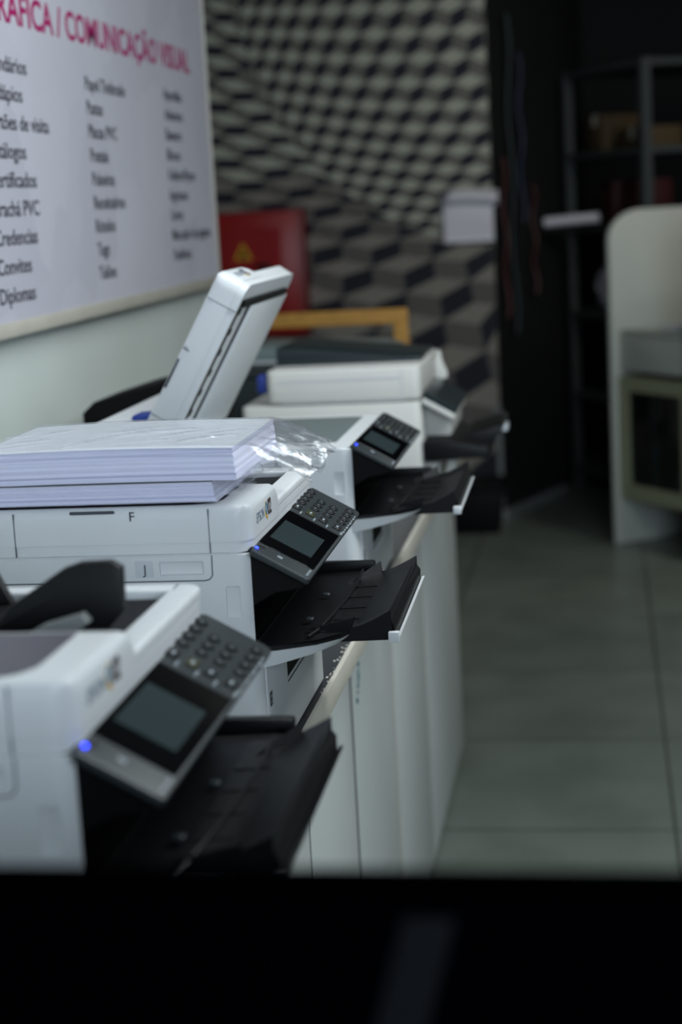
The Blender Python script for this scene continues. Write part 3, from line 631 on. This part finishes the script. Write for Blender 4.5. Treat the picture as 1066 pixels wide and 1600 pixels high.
def ream(label, x0, x1, y0, y1, z0, z1, bow, tail, seed):
    cx, cy = (x0+x1)/2, (y0+y1)/2
    R = thing('paper_ream', label, 'paper', (cx, cy, z0), 0, 'wrapped paper reams on the second printer')
    hx, hy, H = (x1-x0)/2, (y1-y0)/2, z1-z0
    bm = bmesh.new(); t = bmesh.new(); nx = 24; nzn = 14
    def V(i, j, side):      # side 0 near, 1 far
        x = -hx+2*hx*i/nx; z = H*j/nzn; bend = bow*math.sin(PI*(i/nx))*(.3+.7*j/nzn)
        yy = (-hy if side == 0 else hy)+(.0012*math.sin(j*2.3+seed) if side == 0 else 0)
        return (x+.0005*math.sin(j*1.7+seed)+(.004*(1-j/nzn) if i == nx else 0), yy, z+bend)
    for s in (0, 1):
        g = [[t.verts.new(V(i, j, s)) for j in range(nzn+1)] for i in range(nx+1)]
        if s == 0: g0 = g
        else: g1 = g
    for g in (g0, g1):
        for i in range(nx):
            for j in range(nzn): t.faces.new((g[i][j], g[i+1][j], g[i+1][j+1], g[i][j+1]))
    for i in range(nx):
        t.faces.new((g0[i][nzn], g0[i+1][nzn], g1[i+1][nzn], g1[i][nzn])); t.faces.new((g0[i][0], g0[i+1][0], g1[i+1][0], g1[i][0]))
    for j in range(nzn):
        t.faces.new((g0[0][j], g0[0][j+1], g1[0][j+1], g1[0][j])); t.faces.new((g0[nx][j], g0[nx][j+1], g1[nx][j+1], g1[nx][j]))
    bmesh.ops.recalc_face_normals(t, faces=t.faces); merge(bm, t)
    for f in bm.faces:
        f.normal_update()
        if abs(f.normal.z) > .8: f.material_index = 1
    obj('paper_stack', bm, [M['ream'], M['ream_top']], R)
    # wrap: closed sleeve round the ream, running out into a crumpled tail
    bm = bmesh.new(); NV = 132; NU = 190; Ltot = 2*hx+tail
    rnd = random.Random(seed); creases = [] if tail < .05 else [(rnd.uniform(-hx*.95, hx*.9), rnd.uniform(-hy*.9, hy*.2), rnd.uniform(.35, .95), rnd.uniform(.03, .08), rnd.uniform(.0014, .0028)) for _ in range(16)]
    def W(u, v):
        s = u*Ltot; x = -hx+s
        k = max(0, (s-2*hx)/tail)
        bend = bow*math.sin(PI*min(1, s/(2*hx)))
        a = hy+.0015; b2 = H/2+.0015+bend*.5; zc = H/2+bend*.5+.0012
        d = v*4*(a+b2)
        if d < 2*a: ry, rz = -a+d, b2
        elif d < 2*a+2*b2: ry, rz = a, b2-(d-2*a)
        elif d < 4*a+2*b2: ry, rz = a-(d-2*a-2*b2), -b2
        else: ry, rz = -a, -b2+(d-4*a-2*b2)
        an = math.atan2(rz/b2, ry/a); ey, ez = a*math.cos(an), b2*math.sin(an)
        kk = min(1, k*1.3); y = (ry*(1-kk)+ey*kk)*(1-.12*k); z = rz*(1-kk)+ez*kk
        f = max(.42, 1-.60*k) if tail > .05 else 1-.55*k
        z = zc+z*f
        if tail > .05: z += k*.010-(k**2)*.030+.006*math.sin(y*50+seed)*k
        p = (x, y, z); am = .0004+.0075*min(1, k*1.6)
        z += am*(abs(nz3(p, 19, seed))*1.8-.4+.18*nz3(p, 80, seed+3)); y += am*.7*nz3(p, 30, seed+9); x += am*.8*nz3(p, 22, seed+5)
        if rz > b2*.9 or ry < -a*.98:
            for cx_, cy_, an_, ln, hgt in creases:
                dx, dy = p[0]-cx_, p[1]-cy_
                al = dx*math.cos(an_)+dy*math.sin(an_); ac = -dx*math.sin(an_)+dy*math.cos(an_)
                e = 1.5*hgt*math.exp(-(ac/.0034)**2)*max(0, 1-(al/ln)**2)
                if rz > b2*.9: z += e
            if ry < -a*.98: y -= .0012*abs(math.sin(x*55+seed+z*40))**6
        if k > .9: x += .008*nz3((0, y, z), 70, seed)
        if k < .3 or tail < .05: z = max(z, .0004)
        return (x, y, z)
    grid(bm, NU, NV, W, 0, True)
    obj('plastic_wrap', bm, M['wrap'], R)
    return R
ream('thin wrapped ream of lilac paper lying directly on the printer', -.79, -.482, 2.044, 2.26, 1.3990, 1.424, .0, .030, 1.3)
ream('thick wrapped ream of white paper topmost of the two, with crumpled plastic tail', -.785, -.452, 2.034, 2.305, 1.4275, 1.467, .003, .088, 4.1)

# ================================================================== BACK OF THE ROOM
# red hose cabinet
hc = thing('hose_cabinet', 'red metal fire hose cabinet on the patterned back wall', 'fire cabinet', (-1.96, 9.38, 1.40))
bm = bmesh.new(); box(bm, -.40, .375, -.16, .0, -.335, .34, .006, 2); obj('case', bm, M['red_shade'], hc)
bm = bmesh.new(); box(bm, -.385, .345, -.178, -.161, -.32, .325, .004, 2); dd = obj('door', bm, M['red'], hc)
bm = bmesh.new(); box(bm, -.30, .26, -.181, -.178, -.24, .25, .002, 1); obj('door_panel', bm, M['red'], dd)
bm = bmesh.new(); prism(bm, [(.0, .085), (.10, .085), (.05, .175)], -.1830, -.1812, 'Y'); st = obj('warning_sticker', bm, M['yellow'], dd, smooth=False)
bm = bmesh.new(); prism(bm, [(.025, .095), (.075, .095), (.05, .150)], -.1835, -.1831, 'Y'); obj('sticker_mark', bm, M['black'], st, smooth=False)
bm = bmesh.new(); box(bm, .12, .20, -.192, -.1812, .03, .06, .004, 2); obj('latch', bm, M['black'], dd)
# wooden frame leaning
wf = thing('wooden_frame', 'light pine wooden stretcher frame standing beyond the counter', 'frame', (-1.05, 5.98, 0))
for nm, a in (('top_rail', (-.45, .375, -.015, .015, 1.335, 1.385)), ('bottom_rail', (-.45, .375, -.015, .015, .0, .05)), ('side_rail', (.325, .375, -.015, .015, .05, 1.335)), ('side_rail', (-.45, -.40, -.015, .015, .05, 1.335))):
    bm = bmesh.new(); box(bm, *a, .003, 1, mtx=Matrix.Rotation(math.radians(0), 4, 'Y')); obj(nm, bm, M['wood'], wf)
# pinned papers
nt_ = thing('paper_notice', 'white paper sheets pinned to the right edge of the patterned wall', 'paper', (-.705, 9.395, 1.65))
bm = bmesh.new(); grid(bm, 16, 14, lambda u, v: (-.14+.27*u+.012*v*math.sin(3*u), -.006-.02*math.sin(PI*v)*(.4+.6*u)-.02*(v < .02), -.135+.25*v))
obj('lower_sheet', bm, M['paper'], nt_).modifiers.new('t', 'SOLIDIFY').thickness = .001
bm = bmesh.new(); grid(bm, 16, 10, lambda u, v: (-.11+.27*u, -.012-.055*math.sin(PI*min(1, v*1.02)), .055+.085*v+.006*math.sin(5*u)))
obj('curled_sheet', bm, M['paper'], nt_).modifiers.new('t', 'SOLIDIFY').thickness = .001
# black bin on the floor
bb_ = thing('storage_bin', 'black storage bin on the floor at the foot of the patterned wall', 'bin', (-.72, 9.1, 0))
bm = bmesh.new(); prism(bm, [(-.20, 0), (.14, 0), (.16, .23), (-.22, .23)], -.15, .15, 'Y', .01, 2); obj('body', bm, M['bay'], bb_)
bm = bmesh.new(); box(bm, -.23, .17, -.165, .165, .232, .262, .006, 2); obj('lid', bm, M['bay'], bb_)
# cables hanging down the black wall
for nm, c, x, y, z0, z1, lab in (('red', (64, 10, 12), -.515, 9.47, 1.1, 1.95, 'dark red cable hanging on the black wall, nearest the patterned wall'),
                          ('blue', (10, 24, 56), -.425, 9.70, 1.6, 2.5, 'dark blue cable hanging on the black wall, above the red ones'),
                          ('green', (10, 34, 32), -.475, 9.58, 1.0, 2.7, 'dark green cable hanging on the black wall'),
                          ('red', (60, 12, 14), -.375, 9.84, 1.2, 1.8, 'dark red cable hanging on the black wall, nearest the rack')):
    bm = bmesh.new(); tube(bm, [(x+.012*math.sin(k*1.3), y-.04-.01*math.cos(k), z1+(z0-z1)*k/12) for k in range(13)], .012, 8)
    tube(bm, [(x, y-.04, z1-.01), (x-.02, y+.035, z1)], .006, 6)
    tag(obj('hanging_cable', bm, mat(nm+'_cable', c, .5)), lab, 'cable', 'cables on the black wall')
# metal rack
B = Vector((.24, 9.6, 0)); A_ = Vector((-.185, 10.4, 0)); sd = (A_-B); n_ = Vector((sd.y, -sd.x, 0)).normalized()*1.1
rack = thing('storage_rack', 'tall grey metal storage rack in the dark corner', 'rack', tuple(B))
ang = math.atan2(n_.y, n_.x)
rack.rotation_euler = (0, 0, ang); SL = sd.length; WL = n_.length
for px, py in ((0, 0), (WL, 0), (0, SL), (WL, SL)):
    bm = bmesh.new(); box(bm, px-.025, px+.025, py-.025, py+.025, 0, 2.43); obj('post', bm, M['metal'], rack)
for z in (.12, .56, 1.04, 1.54, 1.95, 2.41):
    bm = bmesh.new(); box(bm, -.02, WL+.02, -.02, SL+.02, z-.017, z+.017)
    if z > 2.3:
        c = bmesh.new(); 
    obj('shelf', bm, M['metal'], rack, smooth=False)
def onrack(px, py, z):
    p = rack.matrix_basis @ Vector((px, py, z)); return tuple(p)
def stuffbox(name, px, py, z, sx, sy, sz, m, lab, cat, grp=None, bev=.004):
    t = thing(name, lab, cat, onrack(px, py, z+.0175), ang, grp)
    bm = bmesh.new(); box(bm, -sx/2, sx/2, -sy/2, sy/2, 0, sz, bev, 2); obj('carton', bm, m, t)
    bm = bmesh.new(); box(bm, -sx/2-.002, sx/2+.002, -.025, .025, sz-.06, sz+.002); obj('tape', bm, M['edge'] if m is M['card'] else M['bay'], t)
stuffbox('cardboard_box', .15, .62, 1.95, .25, .2, .20, M['card'], 'tall cardboard box with pale tape on the upper rack shelf', 'box')
stuffbox('cardboard_box', .15, .22, 1.95, .22, .34, .11, M['card'], 'low cardboard box beside the taller one on the rack', 'box')
stuffbox('archive_box', .15, .25, 1.54, .22, .16, .24, mat('maroon_card', (60, 16, 18), .6), 'dark maroon archive box on the rack below the cardboard boxes, nearer the white booth', 'box')
stuffbox('archive_box', .15, .52, 1.54, .22, .16, .24, mat('maroon_card2', (56, 18, 20), .6), 'dark maroon archive box on the rack below the tall cardboard box', 'box')
bm = bmesh.new(); tube(bm, [(-.32, 10.02, 1.585), (-.24, 10.0, 1.59), (-.02, 9.95, 1.60)], .028, 14)
# roll lies on a small wall bracket shelf
o = tag(obj('paper_roll', bm, M['paper']), 'white paper roll sticking out left of the metal rack', 'paper roll')
bs = bmesh.new(); box(bs, -.36, -.13, 9.95, 10.08, 1.53, 1.555); tag(obj('bracket_shelf', bs, M['bay'], smooth=False), 'small dark shelf bracket carrying the paper roll by the rack', 'shelf')
def bag(loc, sx, sy, sz, m, lab, seed):
    bm = bmesh.new(); t = bmesh.new(); bmesh.ops.create_icosphere(t, subdivisions=4, radius=1)
    for v in t.verts:
        d = 1+.22*nz3(v.co, 2.2, seed)+.08*nz3(v.co, 6, seed)
        v.co = Vector((v.co.x*sx*d, v.co.y*sy*d, max(0, (v.co.z*d+.9)*sz*.5)))
    merge(bm, t); return tag(obj('plastic_bag', bm, m, loc=loc), lab, 'bag')
bag(onrack(.15, .62, 1.058), .13, .11, .28, mat('bag_white', (170, 176, 190), .4), 'crumpled white plastic bag on the rack behind the curved white booth top', 3)
bag(onrack(.15, .48, .139), .10, .11, .33, mat('bag_grey', (90, 94, 104), .5), 'grey plastic bag low on the rack beside the booth', 8)

# white booth with rounded end panels
bo = thing('white_booth', 'white booth with rounded end panels and olive glass door cabinet', 'booth', (.03, 8.60, 0), math.atan2(-.82, .57)+PI/2)
# local x = into the booth (u), local y = -v
def up(x0r, r, H): return [(0, 0), (.9, 0), (.9, H)]+[(r-r*math.sin(a), H-.75*r+.75*r*math.cos(a)) for a in [PI/2*i/10 for i in range(11)]]
bm = bmesh.new(); prism(bm, up(0, .2, 1.65), 0.0, .03, 'Y', .006, 2); obj('end_panel', bm, M['booth'], bo)
bm = bmesh.new(); prism(bm, up(0, .2, 1.65), -.62, -.59, 'Y', .006, 2); obj('end_panel', bm, M['booth'], bo)
bm = bmesh.new(); box(bm, .86, .89, -.589, -.001, .10, 1.64); obj('back_panel', bm, M['booth'], bo, smooth=False)
bm = bmesh.new(); box(bm, .05, .86, -.589, -.001, 1.05, 1.075, .003, 1); obj('desk_top', bm, M['booth'], bo)
bm = bmesh.new(); box(bm, .045, .07, -.589, -.001, .87, 1.045, .004, 2); obj('drawer_front', bm, M['booth'], bo)
bm = bmesh.new(); prism(bm, rrect(-.585, -.005, .235, .845, (.01, .01, .01, .01), 3), .03, .055, 'X'); df_ = obj('cabinet_door', bm, M['green'], bo)
c = bmesh.new(); box(c, .0, .1, -.50, -.075, .31, .775, .012, 2); cut(df_, [c])
bm = bmesh.new(); box(bm, .056, .40, -.585, -.575, .235, .845); box(bm, .056, .40, -.015, -.005, .235, .845); box(bm, .056, .40, -.575, -.015, .235, .245); box(bm, .056, .40, -.575, -.015, .835, .845); box(bm, .395, .40, -.575, -.015, .245, .835)
obj('cabinet_box', bm, M['bay'], bo, smooth=False)
gm = mat('door_glass', (200, 215, 220), .05, trans=1.0); 
bm = bmesh.new(); box(bm, .040, .044, -.502, -.073, .308, .777); obj('glass_pane', bm, gm, bo, smooth=False)
bm = bmesh.new(); box(bm, .10, .13, -.20, -.17, .246, .834); obj('inner_post', bm, M['metal'], bo, smooth=False)
# things inside the glass cabinet
mw = bo.matrix_basis
def inside(name, x, y, z, sx, sy, sz, m, lab, cat):
    bm = bmesh.new(); box(bm, -sx/2, sx/2, -sy/2, sy/2, 0, sz, .01, 2)
    o = obj(name, bm, m); o.location = mw @ Vector((x, y, z)); o.rotation_euler = bo.rotation_euler; tag(o, lab, cat)
inside('blue_pouch', .2, -.40, .2455, .12, .17, .14, mat('navy_cloth', (28, 34, 80), .7), 'dark blue pouch inside the glass door cabinet', 'pouch')
inside('white_card', .2, -.33, .3858, .02, .06, .13, M['paper'], 'small white card standing on the blue pouch in the cabinet', 'card')
bm = bmesh.new(); box(bm, -.18, .18, -.12, .12, 0, .008, .001, 1); box(bm, -.17, .17, -.11, .11, .008, .016, .001, 1)
o = obj('paper_pile', bm, M['paper']); o.location = mw @ Vector((.32, -.32, 1.0755)); o.rotation_euler = bo.rotation_euler; tag(o, 'thin pile of white paper on the booth desk', 'paper')

# ================================================================== FOREGROUND
fp = thing('partition_panel', 'blurred black low partition panel closest to the camera along the bottom', 'partition', (-.2, .80, 0))
bm = bmesh.new(); prism(bm, [(-.90, 0), (.9, 0), (.9, 1.417), (-.90, 1.424)], -.02, .02, 'Y', .003, 2); obj('panel', bm, M['partition'], fp)
bm = bmesh.new(); prism(bm, [(.030, 1.18), (.056, 1.18), (.122, 1.412), (.096, 1.412)], -.026, -.0205, 'Y', .002, 2); obj('joint_sheen_strip', bm, mat('joint_sheen_strip', (11, 12, 15), .7, spec=.05), fp)  # joint strip leaning along the sheen line; its lighter grey paints that sheen
